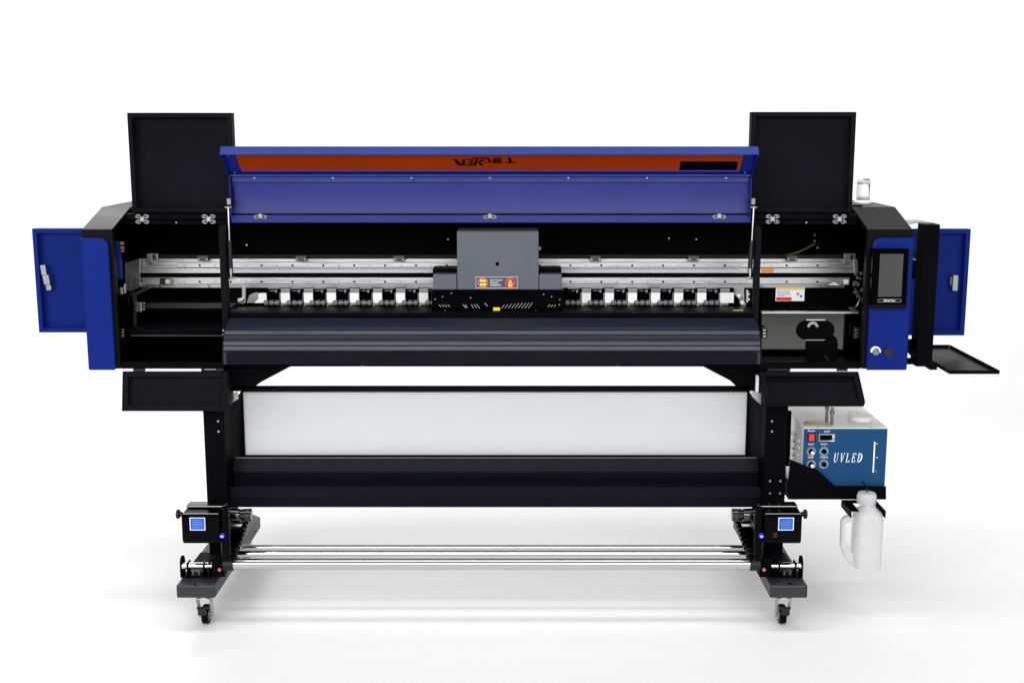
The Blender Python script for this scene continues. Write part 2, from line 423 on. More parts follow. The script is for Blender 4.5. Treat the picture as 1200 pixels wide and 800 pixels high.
# gas struts
def strut(ut, ub):
    y0, y1 = .09, .075
    a, m_, c = P(ut,243,y0), P(ut+(ub-ut)*.48,282,(y0+y1)/2), P(ub,314,y1)
    s_ = MB().cyl(a, m_, .0042, 12).build('gas_strut', 'zinc', PR, 0)
    MB().cyl(m_, c, .0085, 14).build('strut_cylinder', 'rubber', s_, .001)
    b = MB().cyl(c, P(ub+.2,320,y1), .0095, 12); b.cyl(P(ub+.2,320,y1), P(ub,327,y1), .005, 10); b.wbox(c.x-.012,c.x+.012,y1,y1+.02,P(ub,326,y1).z-.004,P(ub,326,y1).z+.003)
    b.build('end_fitting', 'zinc', s_, .0008)
    q = P(ut,236,y0)
    b = MB().wbox(q.x-.007,q.x+.007,y0+.006,y0+.025,q.z-.012,q.z+.010); b.cyl(P(ut,243,y0)-Vector((.012,0,0)), P(ut,243,y0)+Vector((.012,0,0)), .004, 10)
    b.build('top_bracket', 'alug', s_, .001)
strut(267.5,270.3); strut(883.3,879)

# partition posts between the compartments
for (uu, s) in (((255.8,263), 1), ((886.3,892.6), -1)):
    x0, x1 = X(uu[0],272,.045), X(uu[1],272,.045); zt = Z(264.5,.045)
    c = .02
    b = MB()
    b.profile([(.045,ZB-.002),(.045,zt-c),(.045+c,zt),(.085,zt),(.085,ZB-.002)], x0, x1)
    MBp = b.build('partition_post', 'panel', PR, .002)

# apron ---------------------------------------------------------------------
ax0, ax1 = X(263.5,400,-.03), X(889.5,400,-.03)
ctrl = [(.055,372.5),(.028,377),(.004,381.5),(-.018,386),(-.034,391.6),(-.045,397.4),(-.052,404),(-.056,410.3)]
cz = [(y, Z(v, y)) for y, v in ctrl]
def crom(k, t):                                 # smooth curve through the control points
    p = [cz[max(0,min(len(cz)-1,k+d))] for d in (-1,0,1,2)]
    return tuple(.5*((2*p[1][a])+(-p[0][a]+p[2][a])*t+(2*p[0][a]-5*p[1][a]+4*p[2][a]-p[3][a])*t*t+(-p[0][a]+3*p[1][a]-3*p[2][a]+p[3][a])*t**3) for a in (0,1))
pts = []
for i in range(len(cz)):
    y, z = cz[i]; pts.append((y, z))
    if i >= 3: pts += [(y+.006, z-.0002), (y+.006, z-.0036), (y-.0002, z-.0038)]
    if i < len(cz)-1: pts += [crom(i, t) for t in (.3,.5,.75)]
pts += [(-.060, Z(412,-.060)), (-.060, Z(426.8,-.060)), (-.02, Z(427.5,-.060)), (.05, Z(420,.05))]
ap = MB().profile(pts, ax0, ax1).build('front_apron', 'apron', PR, 0)
for pg in ap.data.polygons: pg.use_smooth = True
MB().wbox(ax0+.01, ax1-.01, -.0608, -.0602, Z(426.6,-.06), Z(411.5,-.06)).build('lower_band', 'band', ap, 0)
for u in (424.5,724): MB().box(u-1.2,426.8,u+1.2,428.8,-.05,.006).build('apron_stud', 'rubber', ap, 0)
for (u0,u1) in ((263.2,265.2),(887.8,889.8)):
    pass
b = MB(); b.profile([(y+.0005,z) for y,z in pts], ax0-.006, ax0-.0005); b.profile([(y+.0005,z) for y,z in pts], ax1+.0005, ax1+.006)
b.each('end_plate', 'panel', ap, .001)
# gutter between platen and apron
g = MB().box(266,366.8,888,372.2,.06,.06).build('media_gutter', 'inner', PR)
MB().box(268,364.2,886,366.2,.14,.1).build('gutter_edge', 'black', g)
MB().box(270,360,884,364.0,.25,.10).build('platen_edge', 'inner', g)

# gantry beam ---------------------------------------------------------------
yb = .36
gan = MB().box(163,303,1003,314.2,yb,.14).build('gantry_beam', 'alu', PR, .0015)
MB().box(164,303.2,1002,306.8,yb-.006,.006).build('top_flange', 'alu', gan, .001)
MB().box(208,307.6,972,313.4,yb-.012,.0118).build('guide_rail', 'alu', gan, .0015)
MB().box(163,314.4,1002,320,yb-.004,.1).build('strip_carrier', 'alu', gan, .0008)
MB().box(163,320.2,1003,325,yb+.02,.08).build('beam_gap', 'inner', gan, 0)
lr = MB().box(163,325.2,996,334.6,yb-.004,.12).build('lower_beam', 'alu', PR, .0015)
MB().box(208,327.2,972,332.6,yb-.014,.0098).build('guide_rail', 'alu', lr, .0015)
MB().box(164,333.4,990,337.3,yb-.008,.0039).build('bottom_flange', 'alud', lr, .001)
b1_, b2_ = MB(), MB()
u = 216
k = 0
while u < 972:
    for v, y in ((311,yb-.0126),(330.2,yb-.0146)):
        (b1_ if k % 2 else b2_).ycyl(u, v, y, .0042 if k % 2 else .0038, .003, 10)
    u += 18.1; k += 1
b1_.each('rail_bolt', 'ink', PR, 0); b2_.each('rail_bolt', 'alud', PR, .0004)
# encoder scale with ticks
es = MB().box(271,313.8,868,319.6,yb-.0125,.0008).build('encoder_scale', 'scale', PR, 0)
b = MB()
for i in range(0, 238):
    uu = 272+i*2.5
    if uu < 866: b.box(uu,314.2,uu+1.25,316.0,yb-.013,.0004)
b.build('scale_ticks', 'purple', es, 0)
b = MB()
for i in range(20):
    b.box(295+i*29.6,314.2,297.5+i*29.6,315.6,yb-.0134,.0004)
b.build('scale_numerals', 'pink', es, 0)
# cable clips on beam
for u in (237.6,352.5,467.5,698,813,928.5):
    c = MB().box(u-6.5,299.6,u+6.5,306,yb-.034,.027).build('cable_clip', 'clip', PR, .002)
    b = MB(); b.ycyl(u-4.7,304,yb-.036,.0034,.003,8); b.ycyl(u+4.7,304,yb-.036,.0034,.003,8)
    b.each('clip_screw', 'alud', c, 0)
MB().box(892.5,314,907,319.4,yb-.006,.0015).build('warning_strip', 'olabel', PR, 0)
# beam end plates and brackets
e = MB().prism([(146,308.5),(164,303),(164,330),(166,336),(152,342),(146.5,337)], .33, .012).build('beam_end_plate', 'alud', PR, .001)
b = MB()
for u,v in ((151.5,328.5),(159,326),(159.5,331),(151,334.5),(162,328)): b.ycyl(u,v,.326,.0045,.004,8)
b.each('plate_bolt', 'zinc', e, 0)
for (u0,u1,u2) in ((172,178,185),(989,996,1002.5)):
    c = MB().box(u0,297.2,u1,309,yb-.022,.01).box(u1,297.2,u2,304.5,yb-.018,.016).build('limit_bracket', 'alud', PR, .001)
    MB().box(u1+.6,298.6,u1+4,304,yb-.026,.004).build('sensor', 'rubber', c, .001)
MB().prism([(1000,303.5),(1005,303.5),(1006,320),(1001.5,321)], .33, .015).build('beam_end_plate', 'alu', PR, .001)
# clutter on right end of the carriage track: motor pulley, wires, screws
b = MB()
for i in range(16):
    u = 1001+random.random()*10; v = 318+random.random()*40
    p = P(u,v,.30); b.wbox(p.x-.004*random.random()-.002,p.x+.004,p.y,p.y+.01,p.z-.003,p.z+.003+.008*random.random())
b.each('cable_connector', 'alud', PR, .0006)
MB().cyl(P(988.5,330.3,.335), P(993.8,330.3,.335), .0105, 14).build('tension_pulley', 'white', PR, .001)
MB().prism([(970,334),(984,334.2),(978,330.5)], .338, .002).build('belt_clamp', 'offw', PR, 0)
pts_ = [P(918+(955-918)*t, 299.5-14*t**1.6, .5) for t in [i/10 for i in range(11)]]
MB().tube(pts_, .004, 8).build('cable', 'amber', PR, 0)
pts_ = [P(1001.5+6*math.sin(t*3), 338+22*t, .29) for t in [i/10 for i in range(11)]]
MB().tube(pts_, .003, 8).build('cable', 'alud', PR, 0)
MB().prism([(994.5,361),(1000,360),(1006,364.5),(1005,366),(997,364)], .24, .01).build('drip_bracket', 'alu', PR, .001)
b = MB()
for u,v in ((954.7,275.2),(954.5,282.5),(958.2,290.3),(784,279.5),(816,280.5),(149.8,287),(288.9,287.2),(525,280.5),(185.3,335.6),(242.5,335.6),(894.8,335.4),(964.5,335.2)):
    b.ycyl(u,v,.55 if v < 300 else .33,.0045 if v>300 or u>940 else .0032,.01,8)
b.each('panel_screw', 'zinc', PR, 0)
# belt holder at left
bh = MB().box(187,326.5,197,333.2,yb-.03,.02).build('belt_holder', 'rubber', PR, .002)
MB().cyl(P(194.5,330,yb-.035), P(200,330,yb-.035), .0105, 12).build('belt_pulley', mat('pale_green_nylon',(.55,.6,.4),.45), bh, .001)
MB().prism([(167,326.5),(187,326.5),(189,331),(185,334),(166,333.5)], yb-.02, .012).build('holder_plate', 'alu', bh, .001)

# pinch rollers --------------------------------------------------------------
yp = .30
def Uz(u, v): return P(u, v, yp)
pr0 = MB().box(313.2,338.3,327.2,351.8,yp,.04).build('pinch_roller', 'gloss', PR, .001)
b = MB(); 
b.xcyl(313.8,322.4,340.6,yp-.003,.0012,8); b.ycyl(323.2,341.0,yp-.008,.0042,.01,10).ycyl(323.2,342.2,yp-.008,.0028,.01,8)
b.build('release_pin', 'zinc', pr0, 0)
for i in range(3):
    b = MB(); b.xcyl(309.6+6.4*i,314.4+6.4*i,354.6,yp-.012,.0098,16)
    b.build('roller', 'roller', pr0, .0015)
b = MB().xcyl(308.5,328.5,354.8,yp-.012,.0035,8)
b.build('roller_axle', 'zinc', pr0, 0)
b = MB().box(329,343,339.6,355,yp-.006,.012)
b.build('clamp_plate', 'white', pr0, .001)
b = MB().box(328.8,338.3,339.8,342.8,yp-.004,.012); b.box(327.4,343,328.7,353,yp-.002,.01)
b.build('clamp_spring', 'alud', pr0, .001)
b = MB().box(329,355.3,339.6,357.4,yp+.0,.02); b.box(329,361.6,339.6,363.6,yp-.02,.02); b.box(328.6,358,330,363,yp-.02,.02)
b.build('feed_bracket', 'alud', pr0, .0008)
dx = X(340.2,345,yp)-X(313.2,345,yp)
for k in range(1,8): dup(pr0, (dx*k,0,0), PR)
x0 = X(665.6,345,yp)-X(313.2,345,yp)
for k in range(7): dup(pr0, (x0+dx*k*1.002,0,0), PR)
# end pieces of roller row
b = MB().prism([(283.5,335),(288,335),(288,354.5),(286,356),(282,356),(283.5,350)], .29, .015)
b.build('roller_end_bracket', 'zinc', PR, .001)
MB().prism([(289,354.5),(302.5,343.5),(312,343.5),(312.6,355),(289,355.2)], .296, .01).build('media_guide', 'white', PR, .001)
MB().prism([(289,355),(292,346),(298,343),(302,342.5),(302,350),(297,355)], .29, .005).build('guide_flap', 'alud', PR, .001)
MB().box(843.7,343,860,355,.296,.012).build('media_guide', 'white', PR, .001)
b = MB().prism([(860,337),(872,337),(873,360),(868,362),(866,352),(861,345)], .29, .015)
b.build('roller_end_bracket', 'zinc', PR, .001)
for u,v in ((868,349),(872,357),(280.7,352),(283,362)): MB().ycyl(u,v,.27,.009,.02,12).build('bracket_knob', 'zinc', PR, .002)
MB().box(859,363.2,871,365.4,.135,.003).build('caution_tag', 'yellow', PR, 0)
MB().box(266,364.6,278,366.4,.125,.003).build('caution_tag', 'yellow', PR, 0)
bx = MB().box(873.5,338,884,357,.28,.02).build('cable_board', 'gloss', PR, .001)
b = MB()
for i in range(7): b.box(874.5,340+i*2.1,876.8+(i%3),341.2+i*2.1,.2785,.001)
b.build('board_marking', 'wprint', bx, 0)
# dark bulkhead behind the rollers
MB().box(266,337.6,888,360,.40,.012).build('bulkhead', 'inner', PR, 0)

# carriage -------------------------------------------------------------------
yc = .13
car = MB().box(535.6,271,631.2,339.4,yc,.20).build('print_carriage', 'grey', PR, .003)
for (u0,u1) in ((507.6,535.2),(631.6,658.4)):
    MB().box(u0,321.2,u1,339.4,yc+.004,.19).build('wing_cover', 'grey', car, .003)
bs = MB().box(506,339.9,660,366,yc+.002,.19).build('carriage_base', 'gloss', car, .002)
MB().ycyl(582.8,309.2,yc-.0008,.0072,.003,20).build('centre_hole', 'ink', car, 0)
MB().box(631.6,289,633.8,293,yc+.02,.02).build('side_knob', 'zinc', car, .002)
for (u0,u1) in ((507,535.2),(632,658)):
    MB().box(u0,315,u1,321,yc+.05,.1).build('wing_bracket', 'black', car, .002)
b = MB()
def slit(u0, v0, u1, v1, w=.0019): b.seg(P(u0,v0,yc+.0012), P(u1,v1,yc+.0012), w, (0,-1,0), .0006)
for u, l in ((542.5,1),(545.5,.6),(552.5,.6),(555.5,.9),(558.5,1)): slit(u, 357-.5*l, u+3.6*l, 361)
slit(568,355,571.5,358.5)
for i in range(9):
    u = 588+i*3.9; t_ = 361; l = 4.2+min(i,5)*.5
    slit(u, t_, u+l*.72, t_-l*.95, .0015)
for u0 in (514.5,518,521.5,525): slit(u0, 357, u0+2.2, 359.5, .0018)
for u0 in (642,645.5,649): slit(u0+2.2, 357, u0, 359.5, .0018)
b.each('vent_slit', 'slit', bs, 0)
MB().box(578,360.2,585.9,364.3,yc-.001,.0025).build('caution_tag', 'yellow', bs, 0)
b = MB()
for u,v in ((518.5,347.5),(529,343.5),(510,350.5),(551.5,349),(637,344.7),(646.5,347.5),(656,351),(655.5,357),(521.5,364),(628,364)): b.ycyl(u,v,yc-.001,.0022,.003,8)
b.each('base_screw', 'alud', bs, 0)
wl_ = MB().box(557.3,324.2,606.6,337.9,yc-.0012,.001).build('warning_label', mat('label_slate',(.03,.04,.06),.5), car, 0)
b = MB()
for (u0,v0,u1,v1) in ((557.3,324.2,606.6,325.1),(557.3,337,606.6,337.9),(557.3,325.1,558.1,337),(605.8,325.1,606.6,337)): b.box(u0,v0,u1,v1,yc-.0017,.0005)
b.build('label_border', mat('label_grey',(.35,.38,.42),.5), wl_, 0)
for u in (565.8,598): 
    MB().ring(P(u,331.2,yc-.0022), .0138, .0185, .001, 24).build('prohibition_ring', mat('sign_red',(.72,.09,.07),.5) if u < 570 else 'red', wl_, 0)
MB().prism([(561.5,328.6),(564,326.8),(564,327.8),(569.5,327.8),(569.5,330.4),(564,330.4),(564,331)], yc-.002, .0006).prism([(562.5,331.9),(567.5,331.9),(567.5,331),(570.3,333.3),(567.5,335.8),(567.5,334.7),(562.5,334.7)], yc-.002, .0006).each('arrow_symbol', 'yellow', wl_, 0)
b = MB().prism([(596,336),(595.7,330),(597,328.2),(598.3,327.8),(599.5,329.5),(599.8,332),(601.5,331.5),(601,334),(599,336)], yc-.002, .0006)
b.build('hand_symbol', 'yellow', wl_, 0)
MB().seg(P(594.3,328,yc-.0026), P(601.7,334.6,yc-.0026), .004, (0,-1,0), .0005).build('prohibition_bar', 'red', wl_, 0)
for i, tx in enumerate(('NO TOUCH', 'DURING', 'WORKING')):
    text(tx, 'label_lettering', 'wprint', wl_, P(574.2,328.4+2.9*i,yc-.0018), .0082, sx=1.0, align='LEFT')

# left compartment fittings
MB().box(171,355.3,286,361.6,.34,.05).build('platen_support', 'foot', PR)
MB().box(150,386,262,392.6,.10,.2).build('inner_shelf', 'black', PR)
MB().box(153,392.9,262,393.9,.08,.02).build('shelf_edge', 'foot', PR, 0)
b = MB().prism([(155,344),(163,340),(174,336),(176,338),(160,346),(160,387),(156.5,387)], .30, .01)
b.build('side_bracket', 'foot', PR, .001)
c = MB().box(158,354.2,166,365.5,.27,.03).build('cable_terminal', 'alu', PR, .002)
b = MB()
for v in (355.5,359,362.5): b.xcyl(166,170.5,v,.275,.0045,8)
b.each('terminal_pin', 'alud', c, 0)
MB().tube([P(157,342,.28),P(152.5,345,.27),P(150.5,351,.27),P(151,358,.28)], .003, 8).build('cable', 'foot', PR, 0)
MB().box(136.8,283,141,327,.06,.02).build('side_strip', 'blue', cl, .001)
b = MB().box(140,283.3,144.8,287,.05,.02).box(140.5,288.5,144.6,292,.05,.02).box(141.2,292.5,144.6,295.5,.052,.02)
b.build('door_hinge', 'brass', cl, .002)
b = MB().box(139.8,337,143.8,345,.05,.02).box(144.8,333,147,344,.055,.02)
b.each('cable_terminal', 'alud', cl, .002)
b = MB().box(142.2,385.2,145.2,387.2,.03,.01).box(142.2,388.2,145.2,390.6,.03,.01).box(142.2,391.8,145.2,395,.03,.01)
b.build('latch_plate', 'brass', cl, .001)
b = MB().box(260.6,386,263,388.5,.02,.01).box(260.6,390.5,263,393,.02,.01)
b.each('latch_plate', 'zinc', PR, .0008)

# right compartment fittings
st_ = MB().box(891.5,366.8,1006.5,424,.13,.006).build('waste_cover', 'steel', PR, .001)
MB().box(893,365.6,1006.5,367.2,.10,.03).build('cover_edge', 'alu', st_, 0)
def stadium(u0, u1, v0, v1, y, n=10):
    pa, pb = P(u0,(v0+v1)/2,y), P(u1,(v0+v1)/2,y); r = (Z(v0,y)-Z(v1,y))/2
    q = []
    for i in range(n+1): a = R(90+180*i/n); q.append(Vector((pa.x+r+r*math.cos(a), y, pa.z+r*math.sin(a))))
    for i in range(n+1): a = R(-90+180*i/n); q.append(Vector((pb.x-r+r*math.cos(a), y, pb.z+r*math.sin(a))))
    return q
MB().poly3(stadium(933,978,375.5,398,.127), Vector((0,.0025,0))).build('access_opening', 'inner', st_, 0)
b = MB().box(945,374.2,967,375.4,.124,.004).box(944,397.9,967,399,.124,.004)
b.each('opening_edge', 'alu', st_, 0)
MB().ring(P(952.6,383.3,.124), .0105, .0205, .002, 16, R(0), R(180)).build('hose_clip', 'alud', st_, .0005)
MB().prism([(945.5,399.2),(966,399.2),(977.5,393),(981,397),(982,404),(981.3,423.8),(945.5,423.8)], .118, .010).build('dark_reflection', 'inner', st_, .001)  # black plate standing in for a dark reflection in the steel cover
MB().tube([P(966,417,.112),P(969,418.5,.112),P(970.5,423,.112)], .003, 6).build('arc_tube', 'alug', st_, 0)  # pale arc over the reflection plate
for u in (895.7,1004.2):
    MB().box(u-3.2,384,u+3.2,397,.095,.02).build('door_latch', 'rubber', PR, .002)
    b = MB()
    for v in (385.7,389.5,393.2): b.box(u-1.6,v,u+1.6,v+2.2,.092,.003)
    b.build('latch_plate', 'zinc', PR, .0006)
MB().box(893,337,1000,366,.42,.01).build('rear_shroud', 'inner', PR, 0)
sk = MB().box(909,337,942.7,352.7,.338,.001).build('warning_sticker', 'white', PR, 0)
MB().box(909.4,337.2,942.4,339.6,.3368,.0008).build('sticker_band', 'yellow', sk, 0)
MB().box(909.6,348.2,927.6,352.2,.3368,.0008).build('sticker_band', 'red', sk, 0)
b = MB()
for i,(l) in enumerate((15,16,14,16,9)): b.box(910.5,340.9+i*1.35,910.5+l,341.4+i*1.35,.3368,.0006)
b.build('sticker_lettering', 'purple', sk, 0)
b = MB().prism([(933.5,343.5),(936,343),(936.5,345),(934,346)], .3366, .0006).prism([(937,346.5),(939.5,345.5),(940.3,348),(938,348.6)], .3366, .0006)
b.each('sticker_symbol', 'dblue', sk, 0)
b = MB()
for k in range(5):
    u = 912+k*12; b.tube([P(u,362-k%2,.22),P(u+3,359.6,.21),P(u+7,360.5,.21),P(u+10,363,.22)], .0028, 6)
b.each('hose', 'panel', PR, 0)

# side doors, swung open -----------------------------------------------------
def side_door(u0, u1, v0, v1, y, side):
    x0, x1 = X(u0,v0,y), X(u1,v0,y); z0, z1 = Z(v1,y), Z(v0,y)
    d = pan(x1-x0, z1-z0, .035, .017, .003, Matrix.Translation((x0,y,z0))).build('side_door', 'blue', PR, .002)
    if side == 'L': uu, vv = 54, 324
    else: uu, vv = 1118, 331
    yy = y+.012; q = P(uu,vv,yy)
    b = MB()
    if side == 'L':
        mt = Matrix.Translation(q) @ Matrix.Rotation(R(-7),4,'Y')
        b.wbox(-.010,.010,-.016,.018,.008,.046,mt); b.wbox(-.006,.018,-.022,.018,-.028,.008,mt); b.wbox(-.004,.016,-.014,.018,-.052,-.030,mt)
    else:
        mt = Matrix.Translation(q)
        b.wbox(-.010,.011,-.016,.018,-.030,.030,mt); b.wbox(-.016,-.010,-.006,.018,-.012,.022,mt)
    lt = b.build('door_latch', 'zinc', d, .003)
    return d
side_door(37.2,116,268,389.5,.36,'L'); side_door(1052,1138,268.5,393,.36,'R')

# equipment column and tray on the right --------------------------------------
col = MB().wbox(X(1083,263,.06), X(1102,263,.06), .06, .13, Z(429.5,.06), Z(263,.06)).build('monitor_column', 'black', PR, .002)
b = MB().prism([(1066,262.2),(1072,260.2),(1084,259.8),(1096,261.4),(1096,262.6),(1084,261.2),(1072,261.7),(1067,263)], .2, .1)
b.build('cable_arch', 'alud', col, .0005)
zt_ = Z(437.3,-.05)
q0, q1 = P(1113,437.3,-.05), P(1170,437.3,-.05)
tx0, tx1 = q0.x, q1.x; ty0 = -.05; ty1 = .45
b = MB().wbox(tx0,tx1,ty0,ty1,zt_-.002,zt_)
tray = b.build('side_tray', 'roof', PR, .0008)
b = MB(); w_ = .003; hh = .011
b.wbox(tx0,tx1,ty0-w_,ty0,zt_-.002,zt_+hh); b.wbox(tx1,tx1+w_,ty0-w_,ty1,zt_-.002,zt_+hh); b.wbox(tx0-w_,tx0,ty0-w_,ty1,zt_-.002,zt_+hh); b.wbox(tx0,tx1,ty1,ty1+w_,zt_-.002,zt_+hh)
b.build('tray_rim', 'black', tray, .0006)
MB().wbox(X(1102,263,.06)-.004, tx0-.0035, .07, .12, zt_-.012, zt_+.006).build('tray_arm', 'black', tray, .001)
# arms joining column to cabinet
b = MB().wbox(xr1+.002, X(1084,420,.09), .08, .115, Z(427,.08), Z(421,.08)); b.wbox(xr1+.002, X(1082,405,.12), .12, .14, Z(413,.12), Z(398,.12))
b.build('support_arm', 'black', col, .002)
b = MB(); b.seg(P(1062,409,.085), P(1079,425.5,.085), .012, (0,-1,0), .012); b.build('brace', 'black', col, .001)
b = MB().tube([P(1070.5,293,.3),P(1072,298,.3),P(1075,300,.3),P(1079,297,.3),P(1082,290,.3)], .006, 8)
b.build('cable', 'rubber', col, 0)
b = MB().box(1068,304,1081,322,.28,.05); b.box(1071,322,1079,327,.28,.04)
b.build('cable_gland', 'inner', col, .004)
MB().prism([(1069,302.6),(1081,306),(1081,307.6),(1069,303.8)], .27, .02).ycyl(1076.2,302.6,.27,.006,.02,10).build('gland_clip', 'zinc', col, .0006)

# drop-down flaps ---------------------------------------------------------------
def flap(ptl, ptr, vb, y0, y1):
    a, c = P(ptl[0],ptl[1],y0), P(ptr[0],ptr[1],y0)
    bt = P(ptl[0], vb, y1)
    hgt = math.hypot(y1-y0, a.z-bt.z); ang = math.atan2(y0-y1, a.z-bt.z)
    mt = Matrix.Translation((a.x,y0,a.z)) @ Matrix.Rotation(-ang,4,'X') @ Matrix.Translation((0,0,-hgt))
    d = pan(c.x-a.x, hgt, .026, .02, .003, mt).build('drop_flap', 'panel', PR, .002)
    return d
def flap_hinges(d, us, y=.004):
    for u0,u1 in us:
        b = MB().xcyl(u0,u1,433,y,.0055,10); b.box(u0,431.8,u1,434.6,y+.004,.003)
        b.build('hinge', 'rubber', d, .0005)
d = flap((143.5,434.8),(267,434.8),481.5,-.002,-.035); flap_hinges(d, ((156.5,170),(236,262)))
MB().box(240,432.3,253,433.2,-.004,.002).build('hinge_mark', 'alud', d, 0)
d = flap((890,435),(1006,435),471,.0,-.105); flap_hinges(d, ((899,926),(980.5,993)))

# stand: legs, gussets, cross members ------------------------------------------
yl = .08
ZFT = Z(677,-.08)                  # top of feet
legs = []
for (u0,u1) in ((238,262.5),(897.5,923.5)):
    x0, x1 = X(u0,486,yl), X(u1,486,yl)
    l = MB().wbox(x0,x1,yl,yl+.16,ZFT+.0005,ZB-.001).build('leg', 'black', PR, .002); legs.append(l)
for l, pts_ in ((legs[0], ((255.5,493.5),(256,505.5))), (legs[1], ((904.7,493.5),(904.7,505.5),(902.5,563.5),(914.5,563.5),(902.3,578),(914.2,578)))):
    b = MB()
    for u,v in pts_: b.ycyl(u,v,yl-.003,.0042,.004,10)
    b.each('leg_bolt', 'alud', l, .0005)
MB().box(921,482,926.5,546,.26,.02).build('shadow_plate', 'inner', legs[1], .001)  # black plate added as the shadow on the chiller side by the leg
b = MB().prism([(243,427.5),(344,427.5),(306,447.5),(300,452),(246,452)], yl+.02, .05).build('gusset', 'black', legs[0], .001)
b = MB().prism([(820.5,427.5),(913,427.5),(913,452),(862,452),(856,446)], yl+.02, .05).build('gusset', 'black', legs[1], .001)
# under-body beam behind the apron
MB().wbox(X(238,440,.3), X(923,440,.3), .30, .42, ZB-.03, ZB+.0015).build('under_beam', 'inner', PR)
# upper cross bar
yu = .24
b = MB().xcyl(263,897,455,yu,.0105,24)
b.build('cross_bar', 'gloss', PR, 0)
# white panel in black frame
yw = .27
wpn = MB().box(286,459.6,874.5,533.2,yw,.004).build('media_panel', 'paper', PR, 0)
b = MB().box(282.5,457.6,878,459.4,yw-.008,.02).box(282.5,533.4,878,536,yw-.008,.02).box(282.5,459.4,285.8,533.4,yw-.008,.02).box(874.8,459.4,878,533.4,yw-.008,.02)
b.build('panel_frame', 'black', wpn, .0008)
for s, (ua, ub) in ((0,(263,284.6)),(1,(876,897))):
    a0, a1 = P(ua,470,.12), P(ua,536,.12); c0, c1 = P(ub,460,yw), P(ub,536,yw)
    if s: a0, a1, c0, c1 = P(ub,470,.12), P(ub,536,.12), P(ua,460,yw), P(ua,536,yw)
    MB().poly3([Vector((a0.x,.12,a0.z)), Vector((c0.x,yw,c0.z)), Vector((c1.x,yw,c1.z)), Vector((a1.x,.12,a1.z))], Vector((-.004 if not s else .004,0,0))).build('side_cheek', 'panel', wpn, .001)
    k = P(271,462,.16) if not s else P(890,462,.16)
    MB().prism([(269,464),(278,458),(279.5,467),(269.5,473)] if not s else [(880,457),(892,461),(892,474),(888,471),(881,464)], .15, .004).build('cheek_plate', 'alu', wpn, .0006)
# white bracket beside the right flap
MB().box(886.3,440,889.3,458.5,.05,.02).build('cable_clip', 'offw', PR, .001)
MB().prism([(266.5,459),(272,459),(272,470),(268.5,476),(266.5,476)], .06, .03).build('cable_elbow', 'rubber', PR, .004)
# lower trough: folded sheet
pt = [(.20,Z(536,.20)), (.185,Z(552.5,.185)), (.19,Z(569,.19)), (.12,Z(570.2,.12)), (.115,Z(583,.115)), (.12,Z(584.3,.12)), (.125,Z(594,.125)), (.25,Z(590,.25)), (.26,Z(540,.26))]
MB().profile(pt, X(262.6,560,.13), X(897.4,560,.13)).build('lower_trough', 'band', PR, .002)

# feet with casters ------------------------------------------------------------
yf0, yf1 = -.15, .65
zb_, zt_ = Z(700.6,yf0), ZFT
FEET = []
for side,(u0,u1) in (('L',(206.5,252)),('R',(902.2,946.5))):
    x0, x1 = X(u0,694,yf0), X(u1,694,yf0)
    c = .035; s = 1 if side == 'L' else -1
    inner = x1 if side == 'L' else x0; outer = x0 if side == 'L' else x1
    b = MB()
    pl = [(outer,yf0),(inner,yf0),(inner,yf1-c),(inner-s*c,yf1),(outer,yf1)]
    b.poly3([Vector((x,y,zb_)) for x,y in pl], Vector((0,0,zt_-zb_)))
    ft = b.build('foot', 'foot', PR, .006); FEET.append(ft)
    q = PZ(229.5 if side == 'L' else 926.3, 684, zt_)
    text('L' if side == 'L' else 'R', 'foot_lettering', 'ink', ft, q+Vector((0,0,.0006)), .035, rot=Matrix.Identity(4))
    b = MB(); 
    for yy in (.0,.5): 
        p_ = Vector((inner+s*.0005,yy,(zb_+zt_)/2)); b.cyl(p_, p_+Vector((s*.002,0,0)), .003, 8)
    b.each('foot_screw', 'ink', ft, 0)
    # casters
    for yy in (-.085, .56):
        xc = (x0+x1)/2 + (.012 if side == 'L' else -.003); rw = .036
        b = MB().wbox(xc-.032,xc+.032,yy-.03,yy+.04,zb_-.006,zb_-.0005)
        b.cyl((xc,yy,zb_-.02),(xc,yy,zb_-.006),.022,20)
        for sx in (-1,1):
            b.poly3([Vector((xc+sx*.022,yy-.022,zb_-.02)),Vector((xc+sx*.022,yy+.022,zb_-.02)),Vector((xc+sx*.022,yy+.03,rw-.008)),Vector((xc+sx*.022,yy+.012,rw-.010))], Vector((sx*.003,0,0)))
        b.wbox(xc-.022,xc+.022,yy-.022,yy+.022,zb_-.023,zb_-.02)
        ca = b.build('caster', 'zinc', PR, .001)
        w = MB().cyl((xc-.0125,yy+.02,rw),(xc+.0125,yy+.02,rw),rw,32).build('wheel', 'gloss', ca, .006)
        b = MB().cyl((xc-.024,yy+.02,rw),(xc+.024,yy+.02,rw),.007,12); b.cyl((xc-.0145,yy+.02,rw),(xc+.0145,yy+.02,rw),.02,20)
        b.build('wheel_hub', 'alud', ca, .001)
        if yy < 0:
            b = MB().wbox(xc-.02,xc+.02,yy-.035,yy-.024,rw+.038,rw+.046); b.wbox(xc-.014,xc+.014,yy-.045,yy-.034,rw+.02,rw+.044)
            b.build('brake_pedal', 'rubber', ca, .002)

# chrome take-up bars
def rod(v, y, r):
    a, c = P(270,v,y), P(884,v,y)
    MB().cyl((a.x-.02,y,a.z),(c.x+.02,y,c.z), r, 40).build('steel_bar', 'chrome', PR, 0)
rod(660.4,-.062,.0208); rod(648.6,.03,.0125); rod(641.2,.11,.0105)

